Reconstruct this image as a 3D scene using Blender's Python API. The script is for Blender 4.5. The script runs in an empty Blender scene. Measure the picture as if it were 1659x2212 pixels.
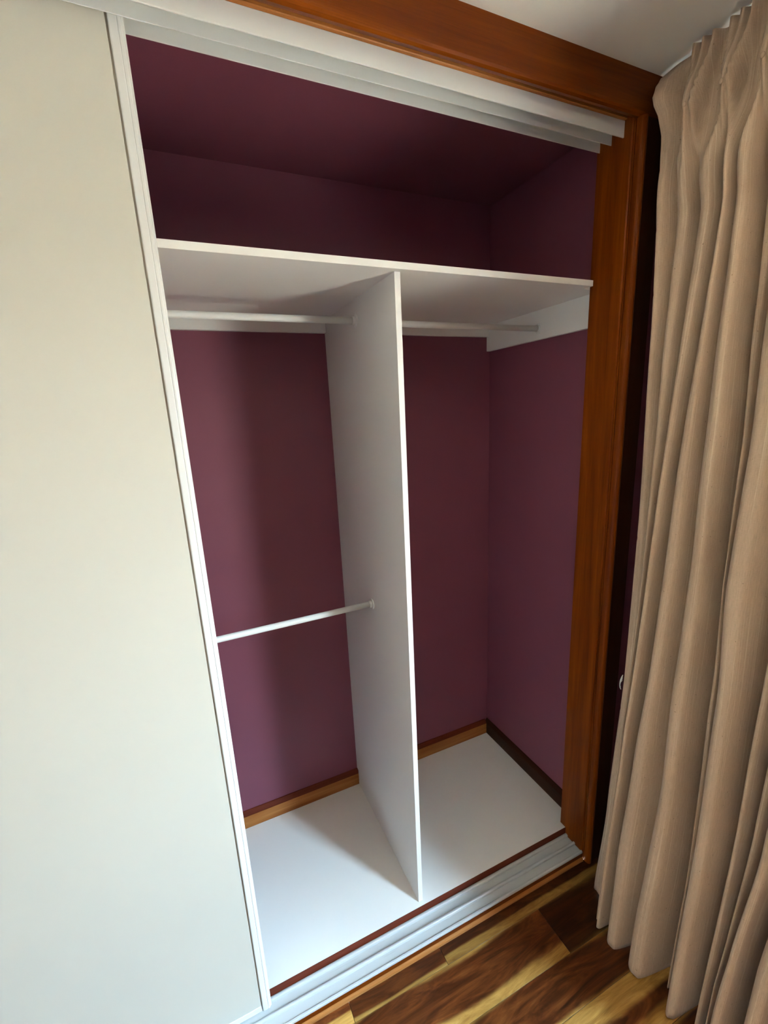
import bpy, bmesh, math, random
from mathutils import Matrix, Vector
random.seed(7)
C = bpy.context.scene.collection
SC = bpy.context.scene

# ------------------------------------------------------------------ camera
cam_d = bpy.data.cameras.new('camera'); cam = bpy.data.objects.new('camera', cam_d); C.objects.link(cam)
W, H, F = 1659.0, 2212.0, 954.95
def _rod(a):
    v = Vector(a); return Matrix.Rotation(v.length, 3, v.normalized())
_B = Matrix(((1, 0, 0), (0, 0, -1), (0, 1, 0)))
_R = _rod((0.221783, -0.415201, -0.098497)) @ _B          # world -> (right, down, forward)
_M = Matrix((_R[0], -_R[1], -_R[2])).transposed().to_4x4()
_M.translation = Vector((-0.51796, -1.03824, 1.62540))
cam.matrix_world = _M
cam_d.sensor_fit = 'AUTO'; cam_d.sensor_width = 36.0
cam_d.lens = F / H * 36.0
cam_d.shift_x = 5.16 / H
cam_d.shift_y = 14.81 / H
cam_d.clip_start = 0.02
SC.camera = cam

# ------------------------------------------------------------------ world, lights, exposure
wd = bpy.data.worlds.new('world'); SC.world = wd; wd.use_nodes = True
wn = wd.node_tree; bg = wn.nodes['Background']
tcw = wn.nodes.new('ShaderNodeTexCoord'); sxw = wn.nodes.new('ShaderNodeSeparateXYZ')
wn.links.new(tcw.outputs['Generated'], sxw.inputs[0])
mrw = wn.nodes.new('ShaderNodeMapRange'); mrw.inputs[1].default_value = -1; mrw.inputs[2].default_value = 1
wn.links.new(sxw.outputs[2], mrw.inputs[0])
crw = wn.nodes.new('ShaderNodeValToRGB'); wn.links.new(mrw.outputs[0], crw.inputs[0])
SKY = [(0.0, (0.25, 0.23, 0.18)), (0.49, (0.30, 0.29, 0.25)), (0.53, (0.88, 0.95, 0.95)), (0.68, (0.90, 1.24, 1.50)), (0.80, (0.86, 1.32, 1.72)), (1.0, (0.72, 1.18, 1.65))]
el = crw.color_ramp.elements
while len(el) < len(SKY): el.new(0.5)
for q_, (p_, c_) in zip(el, SKY): q_.position = p_; q_.color = (*c_, 1)
wn.links.new(crw.outputs[0], bg.inputs[0]); bg.inputs[1].default_value = 28.0
# the window opening guides the daylight into the room
pd = bpy.data.lights.new('window_daylight', 'AREA'); pd.shape = 'RECTANGLE'; pd.size = 1.16; pd.size_y = 2.01
pd.cycles.is_portal = True
po = bpy.data.objects.new('window_daylight', pd); C.objects.link(po)
po.location = (0.985, -1.29, 1.04); po.rotation_euler = (math.radians(90), 0, math.radians(90))
# high sun travelling parallel to the window wall: it lights the paving outside only
sd_ = bpy.data.lights.new('sun', 'SUN'); sd_.energy = 62.0; sd_.angle = math.radians(0.6); sd_.color = (1.0, 0.95, 0.84)
so = bpy.data.objects.new('sun', sd_); C.objects.link(so); so.rotation_euler = Vector((0.0, 0.30, -0.95)).to_track_quat('-Z', 'Y').to_euler()
vs = SC.view_settings
vs.view_transform = 'Standard'; vs.look = 'None'; vs.gamma = 1.0; vs.use_curve_mapping = False
vs.exposure = 1.08

# ------------------------------------------------------------------ dimensions (metres)
FL = -0.068          # room floor
CE = 2.416           # room ceiling
J = 0.651            # inner face of right jamb lining
R = 0.718            # right wall of wardrobe
D = 0.570            # back wall
TD = 0.0155          # divider / shelf thickness
LX = -1.69           # left end of wardrobe
WX = 0.860           # window wall
HB = 1.950           # underside of shelf

# ------------------------------------------------------------------ mesh helpers
def bm_box(bm, x0, x1, y0, y1, z0, z1, bev=0.0, seg=1):
    vs_ = [bm.verts.new((x, y, z)) for x in (x0, x1) for y in (y0, y1) for z in (z0, z1)]
    f = [(0, 1, 3, 2), (4, 6, 7, 5), (0, 4, 5, 1), (2, 3, 7, 6), (0, 2, 6, 4), (1, 5, 7, 3)]
    fs = [bm.faces.new([vs_[i] for i in q]) for q in f]
    if bev > 0:
        es = list({e for g in fs for e in g.edges})
        bmesh.ops.bevel(bm, geom=es, offset=bev, segments=seg, affect='EDGES', profile=0.5)
    return bm
def bm_prism(bm, pts, axis, a0, a1):
    """extrude a closed 2-D outline along an axis; outline is (x,y) for z, (y,z) for x, (x,z) for y"""
    def P(u, v, a):
        return {'z': (u, v, a), 'x': (a, u, v), 'y': (u, a, v)}[axis]
    A = [bm.verts.new(P(u, v, a0)) for u, v in pts]; B = [bm.verts.new(P(u, v, a1)) for u, v in pts]
    n = len(pts)
    bm.faces.new(A); bm.faces.new(B)
    for i in range(n): bm.faces.new((A[i], A[(i + 1) % n], B[(i + 1) % n], B[i]))
    bmesh.ops.recalc_face_normals(bm, faces=bm.faces)
    return bm
def bm_lathe(bm, prof, org, axis, n=24):
    """prof = [(radius, distance along axis)], closed ends where radius is 0"""
    ax = Vector(axis).normalized(); u = ax.orthogonal().normalized(); v = ax.cross(u); o = Vector(org)
    rings = []
    for r, t in prof:
        if r == 0: rings.append([bm.verts.new(o + ax * t)])
        else: rings.append([bm.verts.new(o + ax * t + r * (math.cos(2*math.pi*k/n) * u + math.sin(2*math.pi*k/n) * v)) for k in range(n)])
    for a, b in zip(rings, rings[1:]):
        for k in range(n):
            k2 = (k + 1) % n
            if len(a) == 1: bm.faces.new((a[0], b[k], b[k2]))
            elif len(b) == 1: bm.faces.new((a[k], b[0], a[k2]))
            else: bm.faces.new((a[k], b[k], b[k2], a[k2]))
    bmesh.ops.recalc_face_normals(bm, faces=bm.faces)
    return bm
def obj(name, bm, mat, parent=None, smooth=False):
    me = bpy.data.meshes.new(name); bm.normal_update(); bm.to_mesh(me); bm.free()
    if smooth:
        for p in me.polygons: p.use_smooth = True
    me.materials.append(mat)
    o = bpy.data.objects.new(name, me); C.objects.link(o)
    if parent: o.parent = parent
    return o
def thing(name, label, cat, loc=(0, 0, 0), group=None):
    o = bpy.data.objects.new(name, None); C.objects.link(o); o.location = loc; o.empty_display_size = 0.05
    o['label'] = label; o['category'] = cat
    if group: o['group'] = group
    return o
def tag(o, label, cat, group=None):
    o['label'] = label; o['category'] = cat
    if group: o['group'] = group
    return o
def struct(o, label=None, cat=None):
    o['kind'] = 'structure'
    if label: o['label'] = label
    if cat: o['category'] = cat
    return o
def box(name, mat, x0, x1, y0, y1, z0, z1, bev=0.0, parent=None, seg=1):
    return obj(name, bm_box(bmesh.new(), x0, x1, y0, y1, z0, z1, bev, seg), mat, parent)

# ------------------------------------------------------------------ materials
def mat(name):
    m = bpy.data.materials.new(name); m.use_nodes = True
    nt = m.node_tree; b = nt.nodes['Principled BSDF']
    return m, nt, b
def node(nt, typ, **kw):
    n = nt.nodes.new(typ)
    for k, v in kw.items(): setattr(n, k, v)
    return n
def ramp(nt, fac, stops):
    n = node(nt, 'ShaderNodeValToRGB'); e = n.color_ramp.elements
    while len(e) < len(stops): e.new(0.5)
    for q, (p, c) in zip(e, stops): q.position = p; q.color = (*c, 1)
    nt.links.new(fac, n.inputs[0]); return n.outputs[0]
def noise(nt, vec, scale, detail=4, rough=0.55, dist=0.0):
    n = node(nt, 'ShaderNodeTexNoise'); n.inputs['Scale'].default_value = scale
    n.inputs['Detail'].default_value = detail; n.inputs['Roughness'].default_value = rough; n.inputs['Distortion'].default_value = dist
    nt.links.new(vec, n.inputs['Vector']); return n.outputs[0]
def mapping(nt, vec, scale, loc=(0, 0, 0)):
    n = node(nt, 'ShaderNodeMapping'); n.inputs['Scale'].default_value = scale; n.inputs['Location'].default_value = loc
    nt.links.new(vec, n.inputs['Vector']); return n.outputs[0]
def mix(nt, fac, a, b, mode='MIX'):
    n = node(nt, 'ShaderNodeMix', data_type='RGBA', blend_type=mode)
    for s, v in ((n.inputs[0], fac), (n.inputs[6], a), (n.inputs[7], b)):
        if isinstance(v, (int, float)): s.default_value = v
        elif isinstance(v, tuple): s.default_value = (*v, 1)
        else: nt.links.new(v, s)
    return n.outputs[2]
def math_(nt, op, a, b=None, c=None):
    n = node(nt, 'ShaderNodeMath', operation=op)
    for s, v in zip(n.inputs, (a, b, c)):
        if v is None: continue
        if isinstance(v, (int, float)): s.default_value = v
        else: nt.links.new(v, s)
    return n.outputs[0]
def bump(nt, b, h, strength, dist):
    n = node(nt, 'ShaderNodeBump'); n.inputs['Strength'].default_value = strength; n.inputs['Distance'].default_value = dist
    nt.links.new(h, n.inputs['Height']); nt.links.new(n.outputs[0], b.inputs['Normal'])
def paint(name, col, rough=0.6, var=0.06, bscale=350, bs=0.06):
    m, nt, b = mat(name); tc = node(nt, 'ShaderNodeTexCoord').outputs['Object']
    n1 = noise(nt, tc, 3.0, 3)
    lo = tuple(max(0, c * (1 - var)) for c in col); hi = tuple(min(1, c * (1 + var)) for c in col)
    nt.links.new(ramp(nt, n1, [(0.3, lo), (0.7, hi)]), b.inputs['Base Color'])
    b.inputs['Roughness'].default_value = rough
    if bs: bump(nt, b, noise(nt, tc, bscale, 2), bs, 0.001)
    return m
def wood(name, axis, dark, mid, light, rough=0.34, scale=1.0):
    m, nt, b = mat(name); tc = node(nt, 'ShaderNodeTexCoord').outputs['Object']
    s = {'x': (0.9, 16, 16), 'y': (16, 0.9, 16), 'z': (16, 16, 0.9)}[axis]
    v = mapping(nt, tc, tuple(q * scale for q in s))
    a = noise(nt, v, 2.0, 5, 0.6, 0.6)
    s2 = {'x': (3, 150, 150), 'y': (150, 3, 150), 'z': (150, 150, 3)}[axis]
    f = noise(nt, mapping(nt, tc, s2), 1.5, 3, 0.7)
    base = ramp(nt, a, [(0.25, dark), (0.5, mid), (0.78, light)])
    fine = ramp(nt, f, [(0.30, (0.55, 0.5, 0.45)), (0.55, (1, 1, 1))])
    nt.links.new(mix(nt, 0.45, base, fine, 'MULTIPLY'), b.inputs['Base Color'])
    b.inputs['Roughness'].default_value = rough
    b.inputs['Specular IOR Level'].default_value = 0.12
    bump(nt, b, f, 0.05, 0.001)
    return m
M = {}
M['door'] = paint('door_vinyl', (0.57, 0.55, 0.49), 0.5, 0.012, 900, 0.05)
M['white'] = paint('white_melamine', (0.90, 0.885, 0.855), 0.42, 0.012, 700, 0.06)
M['metal'] = paint('white_powder_coat', (0.76, 0.765, 0.755), 0.30, 0.01, 900, 0.02)
M['metal_dimmed'] = paint('white_coat_dimmed', (0.53, 0.54, 0.54), 0.35, 0.01, 900, 0.02)  # same white coat as the top track, darkened against the strong light here
_nt = M['metal_dimmed'].node_tree; _b = _nt.nodes['Principled BSDF']; _o = _nt.nodes.new('ShaderNodeTexCoord').outputs['Object']
_old = _b.inputs['Base Color'].links[0].from_socket                     # grey scuffs worn along the channel
_sc = ramp(_nt, noise(_nt, mapping(_nt, _o, (5, 90, 30)), 1.0, 4, 0.65), [(0.63, (0, 0, 0)), (0.74, (.5, .5, .5))])
_nt.links.new(mix(_nt, _sc, _old, (0.36, 0.35, 0.32)), _b.inputs['Base Color'])
M['rail'] = paint('white_rail_coat', (0.84, 0.84, 0.81), 0.28, 0.01, 500, 0.02)
M['gap_shade'] = paint('grey_gap_shade', (0.42, 0.38, 0.31), 0.7, 0.05)
M['screw'] = paint('screw_recess', (0.10, 0.09, 0.08), 0.5, 0.1)
M['purple'] = paint('plum_wall_paint', (0.205, 0.055, 0.090), 0.55, 0.03, 260, 0.10)
M['cream'] = paint('cream_wall_paint', (0.88, 0.85, 0.79), 0.7, 0.03, 200, 0.12)
M['ceil'] = paint('ceiling_paint', (0.87, 0.85, 0.79), 0.8, 0.02, 240, 0.12)
WD = dict(dark=(0.085, 0.014, 0.0006), mid=(0.145, 0.029, 0.0010), light=(0.22, 0.052, 0.002))
M['wood_x'] = wood('stained_timber_lengthwise', 'x', **WD)
M['wood_z'] = wood('stained_timber_upright', 'z', (0.11, 0.017, 0.0006), (0.18, 0.035, 0.0010), (0.26, 0.060, 0.002))
SK = dict(dark=(0.28, 0.09, 0.020), mid=(0.39, 0.150, 0.040), light=(0.48, 0.21, 0.07))
M['skirt_x'] = wood('skirting_timber_lengthwise', 'x', **SK)
M['skirt_y'] = wood('skirting_timber_sideways', 'y', **SK)
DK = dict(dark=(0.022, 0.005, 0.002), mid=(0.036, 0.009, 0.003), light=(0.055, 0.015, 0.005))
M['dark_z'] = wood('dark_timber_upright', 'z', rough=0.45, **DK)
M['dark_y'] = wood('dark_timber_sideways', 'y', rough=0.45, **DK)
M['edging'] = wood('dark_red_edging', 'x', (0.10, 0.016, 0.006), (0.14, 0.025, 0.010), (0.18, 0.035, 0.014), 0.4)

def floor_mat():
    m, nt, b = mat('plank_timber')
    tcn = node(nt, 'ShaderNodeTexCoord'); tc = tcn.outputs['Object']; ge = tcn.outputs['Generated']
    def at(n): 
        a = node(nt, 'ShaderNodeAttribute', attribute_type='OBJECT', attribute_name=n); return a.outputs['Fac']
    seed = at('grain_seed'); tone = at('tone'); sw = at('sap_width'); top = at('sap_far')
    cx = node(nt, 'ShaderNodeCombineXYZ'); nt.links.new(seed, cx.inputs[0]); nt.links.new(seed, cx.inputs[2])
    add = node(nt, 'ShaderNodeVectorMath', operation='ADD'); nt.links.new(tc, add.inputs[0]); nt.links.new(cx.outputs[0], add.inputs[1])
    v = add.outputs[0]
    g1 = noise(nt, mapping(nt, v, (2.6, 13, 13)), 1.5, 6, 0.62, 2.6)
    g2 = noise(nt, mapping(nt, v, (7, 210, 40)), 1.0, 3, 0.65, 0.4)
    heart = ramp(nt, g1, [(0.25, (0.022, 0.006, 0.002)), (0.46, (0.085, 0.021, 0.005)), (0.62, (0.165, 0.046, 0.010)), (0.82, (0.26, 0.095, 0.024))])
    sap = ramp(nt, g1, [(0.30, (0.26, 0.115, 0.022)), (0.6, (0.50, 0.275, 0.070)), (0.8, (0.62, 0.39, 0.13))])
    sx = node(nt, 'ShaderNodeSeparateXYZ'); nt.links.new(ge, sx.inputs[0])
    wob = noise(nt, mapping(nt, v, (2.0, 3, 1)), 1.3, 4)
    yy = math_(nt, 'ADD', sx.outputs[1], math_(nt, 'MULTIPLY', math_(nt, 'SUBTRACT', wob, 0.5), 0.42))
    near = math_(nt, 'SUBTRACT', sw, yy)                                  # > 0 inside the near-edge sapwood
    far = math_(nt, 'SUBTRACT', yy, math_(nt, 'SUBTRACT', 1.0, top))
    mk = math_(nt, 'MAXIMUM', near, far)
    mr = node(nt, 'ShaderNodeMapRange', interpolation_type='SMOOTHSTEP'); nt.links.new(mk, mr.inputs[0])
    mr.inputs[1].default_value = -0.07; mr.inputs[2].default_value = 0.05
    col = mix(nt, mr.outputs[0], heart, sap)
    fine = ramp(nt, g2, [(0.3, (0.62, 0.58, 0.52)), (0.6, (1, 1, 1))])
    col = mix(nt, 0.5, col, fine, 'MULTIPLY')
    tn = node(nt, 'ShaderNodeCombineColor'); [nt.links.new(tone, tn.inputs[i]) for i in range(3)]
    col = mix(nt, 1.0, col, tn.outputs[0], 'MULTIPLY')
    nt.links.new(col, b.inputs['Base Color'])
    b.inputs['Roughness'].default_value = 0.34; b.inputs['Specular IOR Level'].default_value = 0.30
    bump(nt, b, g2, 0.04, 0.001)
    return m
M['plank'] = floor_mat()

def curtain_mat():
    m, nt, b = mat('linen_weave')
    uv = node(nt, 'ShaderNodeTexCoord').outputs['UV']
    slub = noise(nt, mapping(nt, uv, (420, 1.6, 1)), 1.0, 2, 0.5)
    weft = noise(nt, mapping(nt, uv, (150, 620, 1)), 1.0, 2, 0.5)
    warp = noise(nt, mapping(nt, uv, (900, 40, 1)), 1.0, 2, 0.5)
    soft = noise(nt, mapping(nt, uv, (7, 3, 1)), 1.0, 3, 0.5)
    fleck = noise(nt, mapping(nt, uv, (160, 130, 1)), 1.0, 1, 0.4)
    col = ramp(nt, soft, [(0.3, (0.57, 0.405, 0.285)), (0.7, (0.65, 0.47, 0.335))])
    col = mix(nt, ramp(nt, slub, [(0.58, (0, 0, 0)), (0.68, (0.6, 0.6, 0.6))]), col, (0.80, 0.66, 0.49))
    col = mix(nt, 0.30, col, ramp(nt, weft, [(0.3, (0.78, 0.76, 0.73)), (0.6, (1.04, 1.04, 1.04))]), 'MULTIPLY')
    col = mix(nt, 0.6, col, ramp(nt, warp, [(0.3, (0.80, 0.78, 0.75)), (0.6, (1.04, 1.04, 1.04))]), 'MULTIPLY')
    col = mix(nt, ramp(nt, fleck, [(0.74, (0, 0, 0)), (0.80, (0.6, 0.6, 0.6))]), col, (0.17, 0.11, 0.06))
    nt.links.new(col, b.inputs['Base Color'])
    b.inputs['Roughness'].default_value = 0.9; b.inputs['Specular IOR Level'].default_value = 0.15
    b.inputs['Sheen Weight'].default_value = 0.15
    bump(nt, b, math_(nt, 'ADD', weft, math_(nt, 'ADD', warp, slub)), 0.25, 0.0012)
    return m
M['curtain'] = curtain_mat()

# ------------------------------------------------------------------ room shell
RX0, RY0 = -2.2, -4.0
struct(box('ceiling', M['ceil'], RX0 - .1, WX + .1, RY0 - .1, 0.0, CE, CE + .1))
struct(box('wall_left', M['cream'], RX0 - .1, RX0, RY0 - .1, 0.1, FL - .1, CE))
struct(box('wall_behind', M['purple'], RX0, WX, RY0 - .1, RY0, FL - .1, CE))
bm = bmesh.new()                                        # window wall, with the window opening
WY0, WY1, WZ0, WZ1 = -1.86, -0.72, 0.05, 2.03
bm_box(bm, WX, WX + .14, WY1, 0.0, FL - .1, CE)
bm_box(bm, WX, WX + .14, RY0 - .1, WY0, FL - .1, CE)
bm_box(bm, WX, WX + .14, WY0, WY1, FL - .1, WZ0)
bm_box(bm, WX, WX + .14, WY0, WY1, WZ1, CE)
struct(obj('wall_window', bm, M['purple']))
fr = struct(box('window_1', M['metal'], WX + .05, WX + .10, WY0, WY1, WZ0, WZ0 + .05, .004))
box('window_frame', M['metal'], WX + .05, WX + .10, WY0, WY1, WZ1 - .05, WZ1, .004, fr)
for yy in (WY0, WY1 - .05, -1.25):
    box('window_frame', M['metal'], WX + .05, WX + .10, yy, yy + .05, WZ0 + .05, WZ1 - .05, .004, fr)
struct(box('wall_nib', M['purple'], 0.672, WX, -0.104, 0.006, FL - .02, CE))
struct(box('wall_over', M['cream'], RX0, WX, -0.070, 0.004, 2.345, CE))
struct(box('wall_front', M['cream'], RX0, LX - .03, -0.104, 0.006, FL - .02, CE))
struct(box('wall_back', M['purple'], LX - .1, R + .14, D, D + .1, FL - .1, 2.50))
struct(box('wall_right', M['purple'], R, R + .14, 0.006, D, FL - .1, 2.50))
struct(box('wall_far_left', M['purple'], LX - .1, LX, 0.006, D, FL - .1, 2.50))
struct(box('ceiling_wardrobe', M['purple'], LX, R, 0.004, D, 2.391, 2.50))

# unseen outside: paving kept pale for bounce, dark wall added to block low sky
M['paving'] = paint('pale_paving', (0.66, 0.58, 0.43), 0.9, 0.1, 60, 0.2)
M['light_blocker'] = paint('dark_light_blocker', (0.10, 0.085, 0.06), 0.9, 0.2, 40, 0.2)
struct(box('ground_outside', M['paving'], WX + .14, 9.0, -9.0, 5.0, FL - .4, FL - .12))
struct(box('wall_light_blocker', M['light_blocker'], 2.5, 2.7, -9.0, 5.0, FL - .12, 1.85))

# floor and its planks
flo = struct(box('floor', M['edging'], RX0, WX, RY0, -0.10, FL - .10, FL - .016))
def plank(x0, x1, y0, y1, tone=1.0, sap=0.0, far=0.0, seed=None):
    o = box('plank', M['plank'], x0 + .0005, x1 - .0005, y0 + .0006, y1 - .0006, FL - .016, FL + random.uniform(-.0002, .0002), .0004, flo)
    # recentre so each plank has its own grain
    o['tone'] = tone; o['sap_width'] = sap; o['sap_far'] = far
    o['grain_seed'] = random.uniform(0, 50) if seed is None else seed
    return o
rows = [(-0.158, -0.1005, [(RX0, -1.35), (-1.35, -.297, 1.3, .55, 0), (-.297, .016, .75, .16, 0), (.016, WX, .62, .40, 0)]),
        (-0.301, -0.158, [(RX0, -1.9), (-1.9, -.75), (-.75, .380, .95, .20, 0), (.380, WX, .40, .0, .03)]),
        (-0.413, -0.301, [(RX0, -1.2), (-1.2, -.36), (-.36, WX, .85, .0, 0)]),
        (-0.545, -0.413, [(RX0, -1.6), (-1.6, -.52), (-.52, WX, 1.0, .30, .42)])]
for y0, y1, ps in rows:
    for p in ps: plank(p[0], p[1], y0, y1, *(p[2:] if len(p) > 2 else (random.uniform(.6, 1.1), random.choice((0, .2, .35)), 0)))
y1 = -0.545
while y1 > RY0:
    y0 = max(RY0, y1 - 0.132); x = RX0
    while x < WX:
        x2 = min(WX, x + random.uniform(.6, 1.3))
        if WX - x2 < .25: x2 = WX
        plank(x, x2, y0, y1, random.uniform(.55, 1.15), random.choice((0, 0, .2, .4)), random.choice((0, 0, .2)))
        x = x2
    y1 = y0

# ------------------------------------------------------------------ timber frame round the opening
def rounded(pts): return pts
# jamb lining with a shallow groove near its front edge
bm = bmesh.new()
bm_prism(bm, [(J, 0.010), (J, -0.094), (J + .003, -0.097), (J + .006, -0.097), (J + .006, -0.101), (J + .021, -0.101), (J + .021, 0.010)], 'z', FL, 2.345)
struct(obj('trim_1', bm, M['wood_z']), 'reddish stained timber jamb lining on the right side of the opening', 'jamb')
# side architrave with a rounded inner edge
bead = [(J + .005, -0.104)] + [(J + .0155 - .0105 * math.cos(a), -0.113 - .0125 * math.sin(a)) for a in [math.pi * k / 10 for k in range(11)]] + [(J + .026, -0.104)]
arc = [(J + .0262, -0.104), (J + .0262, -0.119), (0.738, -0.121), (0.742, -0.117), (0.742, -0.104)]
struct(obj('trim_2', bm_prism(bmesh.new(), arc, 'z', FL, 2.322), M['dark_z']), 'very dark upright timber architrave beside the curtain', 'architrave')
struct(obj('trim_8', bm_prism(bmesh.new(), bead, 'z', FL, 2.322), M['wood_z'], None), 'rounded orange-brown timber bead between jamb lining and dark architrave', 'bead')

# header board under the ceiling, eased lower edge
hd = [(-0.080, CE), (-0.116, CE), (-0.116, 2.331), (-0.1135, 2.326), (-0.108, 2.323), (-0.098, 2.325), (-0.094, 2.336), (-0.080, 2.340)]
struct(obj('trim_3', bm_prism(bmesh.new(), hd, 'x', RX0, WX), M['wood_x']), 'wide reddish timber header board under the ceiling', 'header board')
struct(box('trim_4', M['skirt_x'], LX, J, -0.080, -0.004, 2.3315, 2.358, .0015), 'narrow orange timber strip above the white top track', 'timber strip')
struct(box('trim_5', M['wood_z'], LX - .03, LX, -0.100, 0.003, FL, 2.345), 'timber jamb lining at the hidden end of the opening', 'jamb')
# sill under the bottom track and its quad moulding
struct(box('trim_6', M['wood_x'], LX, J, -0.1008, -0.018, -0.054, -0.0365, .0012), 'brown timber sill under the white bottom track', 'sill')
q = [(-0.018, FL)] + [(-0.1005, FL), (-0.1065, FL), (-0.1065, -0.0605), (-0.1045, -0.0565), (-0.1005, -0.0545), (-0.018, -0.0545)]
struct(obj('trim_7', bm_prism(bmesh.new(), q[::-1], 'x', LX, J), M['skirt_x']), 'pale orange timber bead between sill and floorboards', 'moulding')

# ------------------------------------------------------------------ sliding tracks
t = thing('sliding_track', 'white three-lipped top track under the timber header', 'track', (0, -.035, 2.33))
def at(o, root):
    o.matrix_parent_inverse = Matrix.Translation(-root.location); return o
def part(name, bm, m, root, smooth=False):
    o = obj(name, bm, m, root, smooth); return at(o, root)
part('fascia', bm_box(bmesh.new(), LX, J - .0005, -0.0735, -0.0700, 2.293, 2.3312, .0012, 2), M['metal'], t)
part('lip', bm_box(bmesh.new(), LX, J - .0005, -0.0360, -0.0342, 2.293, 2.3275, .0005), M['metal'], t)
part('lip', bm_box(bmesh.new(), LX, J - .0005, 0.0012, 0.0030, 2.293, 2.3275, .0005), M['metal'], t)
part('web', bm_box(bmesh.new(), LX, J - .0005, -0.0699, 0.0030, 2.3277, 2.3312), M['metal'], t)

t = thing('floor_track', 'white ribbed bottom track along the wardrobe floor edge', 'track', (0, -.06, -.036))
def rib(y0, y1, zt, zb=-0.0332):
    n = 6; r = (y1 - y0) / 2; yc = (y0 + y1) / 2
    pts = [(y1, zb)] + [(yc + r * math.cos(math.pi * k / n), zt - .004 + .004 * math.sin(math.pi * k / n)) for k in range(n + 1)] + [(y0, zb)]
    return bm_prism(bmesh.new(), pts, 'x', LX, J - .0005)
part('base_plate', bm_box(bmesh.new(), LX, J - .0005, -0.1005, -0.0166, -0.0363, -0.0333), M['metal_dimmed'], t)
for y0, y1 in ((-.0290, -.0167), (-.0655, -.0555)):
    part('rib', rib(y0, y1, -0.0240), M['metal_dimmed'], t)
part('front_lip', bm_prism(bmesh.new(), [(-.0920, -.0332), (-.0925, -.0292), (-.0945, -.0275), (-.0990, -.0280), (-.1004, -.0300), (-.1004, -.0332)], 'x', LX, J - .0005), M['metal_dimmed'], t)

# ------------------------------------------------------------------ wardrobe interior
# floor board with dark front edging
t = thing('wardrobe_floor_board', 'white raised floor board inside the wardrobe with dark red front edge', 'floor board', (0, 0.2, FL))
part('board', bm_box(bmesh.new(), LX, R, 0.006, D, -0.016, 0.0), M['white'], t)
part('board_front', bm_box(bmesh.new(), LX, J, -0.0145, 0.006, -0.016, 0.0), M['white'], t)
part('edging', bm_box(bmesh.new(), LX, J, -0.0165, -0.0146, -0.0362, -0.0006), M['edging'], t)
part('plinth', bm_box(bmesh.new(), LX, J, -0.0146, D, FL, -0.0161), M['edging'], t)

# skirting
def skirt(prof, axis, a0, a1, m): return obj('baseboard', bm_prism(bmesh.new(), prof, axis, a0, a1), m)
pb = [(D, 0.0), (D - .015, 0.0), (D - .015, 0.0555), (D, 0.0555)]
pc = [(D, 0.0556), (D - .015, 0.0556), (D - .0140, 0.0595), (D - .004, 0.0725), (D, 0.0735)]
for nm, a0, a1, lab in (('baseboard_back', LX, 0.0, 'orange timber skirting behind the left compartment'),
                        ('baseboard_rear', TD, R - .0155, 'brown timber skirting at the back of the right compartment')):
    o = skirt(pb, 'x', a0, a1, M['skirt_x']); o.name = nm; struct(o, lab, 'skirting')
    cp = obj('top_edge', bm_prism(bmesh.new(), pc, 'x', a0, a1), M['edging'], o); cp['label'] = 'dark red chamfered top edge'
ps = [(R, 0.0), (R - .015, 0.0), (R - .015, 0.056), (R - .0125, 0.062), (R - .004, 0.0725), (R, 0.0735)]
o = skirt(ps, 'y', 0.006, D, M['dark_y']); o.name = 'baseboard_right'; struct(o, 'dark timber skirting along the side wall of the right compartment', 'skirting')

# shelf, notched round the jamb
bm = bm_prism(bmesh.new(), [(LX, -.0200), (.6290, -.0200), (.6290, .0125), (R, .0125), (R, D), (LX, D)], 'z', HB, HB + TD)
tag(obj('wardrobe_shelf', bm, M['white']), 'long white shelf board across the wardrobe above both rails', 'shelf')
# divider, notched round the rear cleat and the skirting
bm = bm_prism(bmesh.new(), [(0.0, 0.0), (0.0, HB), (D - .0172, HB), (D - .0172, 1.9070), (D, 1.9070), (D, .0740), (D - .0165, .0740), (D - .0165, 0.0)], 'x', 0.0, TD)
tag(obj('divider_panel', bm, M['white']), 'tall white upright panel dividing the wardrobe in two', 'divider')
# cleats
tag(box('shelf_cleat', M['white'], LX, 0.0 - .0002, D - .017, D, 1.9072, HB, .0008), 'white support batten on the back wall above the left compartment', 'cleat')
tag(box('shelf_cleat', M['white'], TD + .0002, R - .0172, D - .017, D, 1.9072, HB, .0008), 'white support batten on the back wall above the right compartment', 'cleat')
tag(box('shelf_cleat', M['white'], R - .0170, R, 0.0125, D - .001, 1.852, HB, .0008), 'deeper white support batten on the right side wall below the shelf', 'cleat')

# hanging rails
def rail(x0, x1, y, z, label):
    t = thing('hanging_rail', label, 'rail', ((x0 + x1) / 2, y, z), 'white hanging rails')
    part('tube', bm_lathe(bmesh.new(), [(0, .002), (.0095, .002), (.0095, x1 - x0 - .002), (0, x1 - x0 - .002)], (x0, y, z), (1, 0, 0), 28), M['rail'], t, False)
    for xs, d in ((x0, 1), (x1, -1)):
        c = part('end_socket', bm_lathe(bmesh.new(), [(0, 0), (.0185, 0), (.0185, .0018), (.0165, .003), (.0125, .0042), (.0118, .012), (.0105, .0125), (.0102, .006)], (xs, y, z), (d, 0, 0), 28), M['rail'], t)
        for a in (0.35, 0.35 + math.pi):
            s = part('screw', bm_lathe(bmesh.new(), [(0, 0.0031), (.0016, 0.0031), (.0018, 0.0024), (.0018, .001)], (xs, y + .0152 * math.sin(a), z + .0152 * math.cos(a)), (d, 0, 0), 10), M['screw'], t)
            s.parent = c; s.matrix_parent_inverse = Matrix.Identity(4)
    for c in t.children:
        if c.name.startswith('tube'):
            for p in c.data.polygons: p.use_smooth = len(p.vertices) == 4
rail(LX, 0.0, .268, 1.892, 'upper white rail under the shelf in the left compartment')
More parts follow.
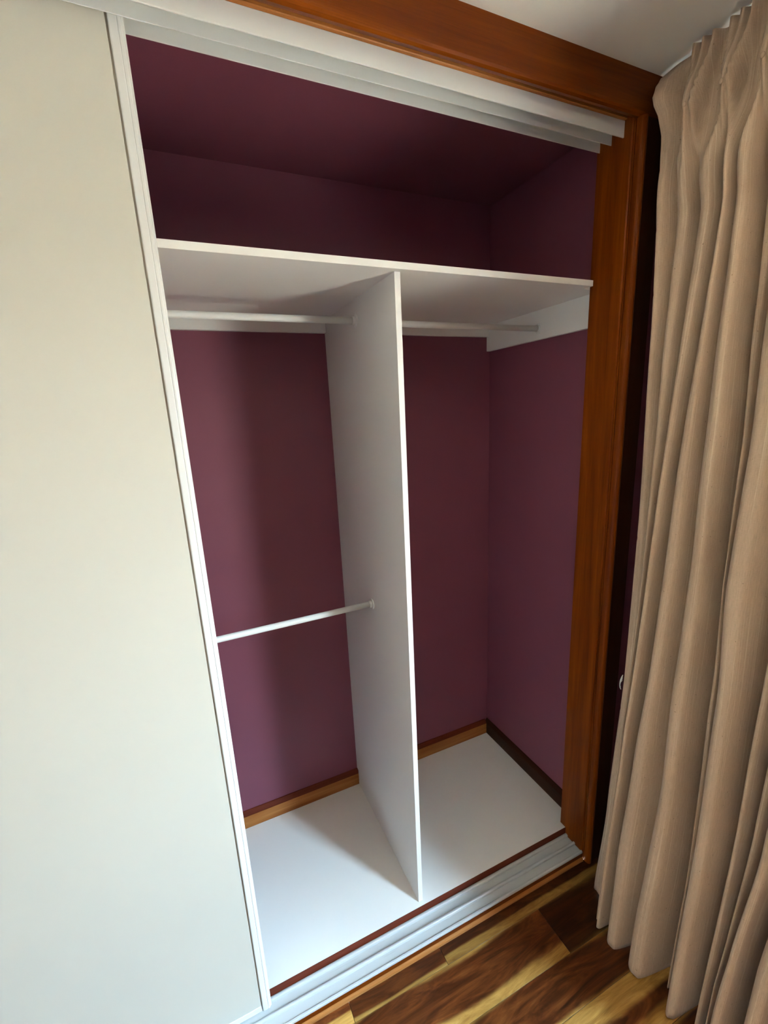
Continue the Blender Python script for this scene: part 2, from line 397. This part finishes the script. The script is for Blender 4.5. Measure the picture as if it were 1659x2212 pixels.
rail(TD, R - .017, .268, 1.888, 'short white rail under the shelf in the right compartment')
rail(LX, 0.0, .268, .992, 'lower white rail at mid height in the left compartment')

# ------------------------------------------------------------------ sliding door (leans a few millimetres into its channel)
DX0, DX1 = LX + .03, -0.507
dr = thing('door_1', 'tall off-white sliding wardrobe door with a white metal edge stile', 'door', (DX1, -0.0415, -0.027)); dr['kind'] = 'structure'
dr.rotation_euler = (-0.0039, 0, 0)
DH = 2.327
st = [(-.0247, .0112), (-.0247, .0014), (-.0232, .0002), (-.0215, 0), (-.0118, 0.0003), (-.0105, .0012), (-.0092, .0001), (-.0062, .0001), (-.0045, .0012), (-.0036, .0034), (-.0022, .0038), (-.0006, .0052), (0, .0070), (0, .0112)]
obj('stile', bm_prism(bmesh.new(), st, 'z', 0, DH), M['metal'], dr)
xl = DX0 - DX1
obj('stile', bm_prism(bmesh.new(), [(xl - q0[0], q0[1]) for q0 in st], 'z', 0, DH), M['metal'], dr)
box('door_panel', M['door'], xl + .0247, -.0282, .0035, .0105, .0190, DH, .0006, dr)
box('bottom_rail', M['metal'], xl + .0249, -.0275, .0022, .0110, 0.0, .0188, .0006, dr)
box('gap_shade_strip', M['gap_shade'], -.0281, -.0248, .0060, .0105, .0190, DH - .001, 0, dr)  # fills the gap between panel and stile; the gap's shade is in its grey

# ------------------------------------------------------------------ curtain
import bisect
def itp(x, xs, ys):
    if x <= xs[0]: return ys[0]
    if x >= xs[-1]: return ys[-1]
    i = bisect.bisect_right(xs, x) - 1
    t_ = (x - xs[i]) / (xs[i + 1] - xs[i]); t_ = t_ * t_ * (3 - 2 * t_) * .5 + t_ * .5
    return ys[i] + (ys[i + 1] - ys[i]) * t_
ZL = [-.06, .1, .3, .6, .9, 1.2, 1.5, 1.8, 2.05, 2.25]
TG = [  # left tangent of each fold at the crest depth, from the floor up
    [-.272, -.272, -.272, -.271, -.268, -.258, -.246, -.228, -.222, -.215],
    [-.278, -.278, -.278, -.278, -.278, -.278, -.282, -.279, -.278, -.256],
    [-.308, -.307, -.301, -.306, -.316, -.314, -.318, -.327, -.333, -.329],
    [-.386, -.386, -.390, -.395, -.385, -.384, -.373, -.363, -.358, -.358],
    [-.482, -.482, -.483, -.471, -.460, -.446, -.437, -.417, -.402, -.398],
    [-.499, -.499, -.497, -.493, -.483, -.459, -.460, -.446, -.438, -.438],
    [-.570, -.571, -.571, -.571, -.565, -.560, -.559, -.559, -.559, -.559],
    [-.596, -.596, -.598, -.601, -.600, -.600, -.600, -.600, -.600, -.600],
    [-.603, -.603, -.615, -.632, -.634, -.634, -.634, -.634, -.634, -.634],
    [-.662, -.662, -.662, -.676, -.676, -.676, -.676, -.676, -.676, -.676],
    [-.735, -.735, -.735, -.740, -.740, -.740, -.740, -.740, -.740, -.740]]
DEPTH = [.5, .8, .8, .5, 1, .9, 1, .9, 1, 1, 1]
CREST = [.86, .97, 1, 1, .62, 1, .78, .72, 1, 1, 1]     # how far each fold comes forward     # how deep the valley before each fold is
KN = [-.243, -.319, -.394, -.470, -.546, -.622, -.698]   # pinch pleats
EZ = [-.06, .3, .8, 1.3, 1.8, 2.14, 2.25, 2.285, 2.325, 2.37, 2.405]
EX = [.600, .612, .625, .635, .640, .650, .672, .655, .632, .668, .712]
EY = [-.198, -.214, -.226, -.219, -.205, -.184, -.164, -.166, -.160, -.140, -.118]
def sm(x, a, b):
    x = max(0, min(1, (x - a) / (b - a))); return x * x * (3 - 2 * x)
def section(z):
    xv = itp(z, [-.06, .6, 1.3, 2.25], [.665, .695, .715, .735]); xc = itp(z, [-.06, .6, 1.3, 2.25], [.500, .545, .59, .655])
    tg = [itp(z, ZL, g) for g in TG]
    h = sm(z, 2.08, 2.275)            # 0 body .. 1 heading
    up = sm(z, 2.28, 2.41)            # heading opening out towards the top
    ex, ey = itp(z, EZ, EX), itp(z, EZ, EY)
    pts = [(.845, ey - .030), (ex + .02, ey - .010), (ex, ey)]
    n = len(tg); prevc = ey
    for k in range(n):
        gap = (tg[k] - tg[k + 1]) if k + 1 < n else .06
        cy = tg[k] - min(.45 * gap, .032); cx = xv + (xc - xv) * CREST[k]
        vy = tg[k] + .004; vx = cx + (xv - cx) * DEPTH[k]
        hx = .694 + .012 * up
        cx = cx * (1 - h) + hx * h; vx = vx * (1 - h) + hx * h
        if vy > prevc - .003: vy = prevc - .003
        if cy > vy - .004: cy = vy - .004
        pts.append((vx, vy)); pts.append((cx, cy)); prevc = cy
    pts.append((.66, prevc - .050))
    return pts
NS = 16
def pleat(y, z):
    d = z - 2.272; r = 0.0
    if d >= 0: w = .0075 + .0190 * sm(d, 0, .13); amp = .055 - .034 * sm(d, 0, .12); rid = .019
    else:
        f = sm(-d, 0, .24); w = .0075 + .040 * f; amp = .055 * (1 - f); rid = .014 * (1 - f)
    for k in KN:
        q = (y - k) / w
        if abs(q) < 3.2:
            r += amp * math.exp(-.5 * (q / 1.1) ** 4) if d >= 0 else amp * math.exp(-.5 * q * q)
            r += rid * sum(math.exp(-.5 * ((q - c) / .17) ** 2) for c in (-.8, 0, .8)) - rid * .4 * math.exp(-.5 * q * q)
    return r
def curve(z):
    p = section(z); out = []
    for i in range(len(p) - 1):
        (x0, y0), (x1, y1) = p[i], p[i + 1]
        for k in range(NS):
            u = k / NS
            if x1 > x0: f = sm(u, .28, .93) * .88 + .12 * u   # crest -> valley
            else: f = (1 - (1 - u) ** 2.6) * .9 + .1 * u      # valley -> crest
            x = x0 + (x1 - x0) * f; y = y0 + (y1 - y0) * u
            w = .0010 * math.sin(7.1 * (i + u) + 5 * z)
            if i >= 2 and z > 2.0: x -= pleat(y, z)
            out.append((x + w, y))
    out.append(p[-1]); return out
zs = [FL + .006 + (2.408 - FL - .006) * k / 130 for k in range(131)]
verts, faces, uvs = [], [], []
for z in zs:
    c = curve(z)
    for i, (x, y) in enumerate(c):
        zz = z
        if z < .1: zz = z + .006 * math.sin(i * .22) * (1 - z / .1) * .5 + .004 * (1 - (z - FL) / .17)
        verts.append((x, y, max(FL + .003, zz)))
nc = len(curve(1.0))
ref = curve(1.5); arcl = [0.0]
for a, b_ in zip(ref, ref[1:]): arcl.append(arcl[-1] + math.hypot(a[0] - b_[0], a[1] - b_[1]))
for r in range(len(zs) - 1):
    for i in range(nc - 1):
        faces.append((r * nc + i, r * nc + i + 1, (r + 1) * nc + i + 1, (r + 1) * nc + i))
me = bpy.data.meshes.new('curtain'); me.from_pydata(verts, [], faces)
ul = me.uv_layers.new(name='UVMap')
for lp in me.loops:
    v = lp.vertex_index; ul.data[lp.index].uv = (arcl[v % nc], zs[v // nc])
for p in me.polygons: p.use_smooth = True
me.materials.append(M['curtain'])
cu = bpy.data.objects.new('curtain', me); C.objects.link(cu)
sd = cu.modifiers.new('thickness', 'SOLIDIFY'); sd.thickness = .0022; sd.offset = 0
tag(cu, 'beige woven full-length curtain with pinch pleats hanging beside the wardrobe', 'curtain')
for y in KN:
    obj('pleat_stitch', bm_lathe(bmesh.new(), [(0, -.006), (.0030, -.004), (.0042, 0), (.0030, .004), (0, .006)], (.694 - .064, y, 2.272), (0, 0, 1), 10), M['curtain'], cu, True)

bm = bmesh.new()                                        # a pulled thread on the leading edge
for k in range(4):
    p0 = Vector((.6225, -.2225, .800 - .006 * k))
    pts = [p0 + Vector((-.004 * math.sin(a) - .002, .005 * math.sin(a * (1 + .2 * k)), -.012 * a + .004 * math.cos(2 * a))) for a in [q_ * .5 for q_ in range(5)]]
    for a, b_ in zip(pts, pts[1:]):
        L = (b_ - a).length
        bm_lathe(bm, [(0, 0), (.0011, .0002), (.0011, L), (0, L + .0002)], a, b_ - a, 5)
obj('loose_thread', bm, M['rail'], cu)
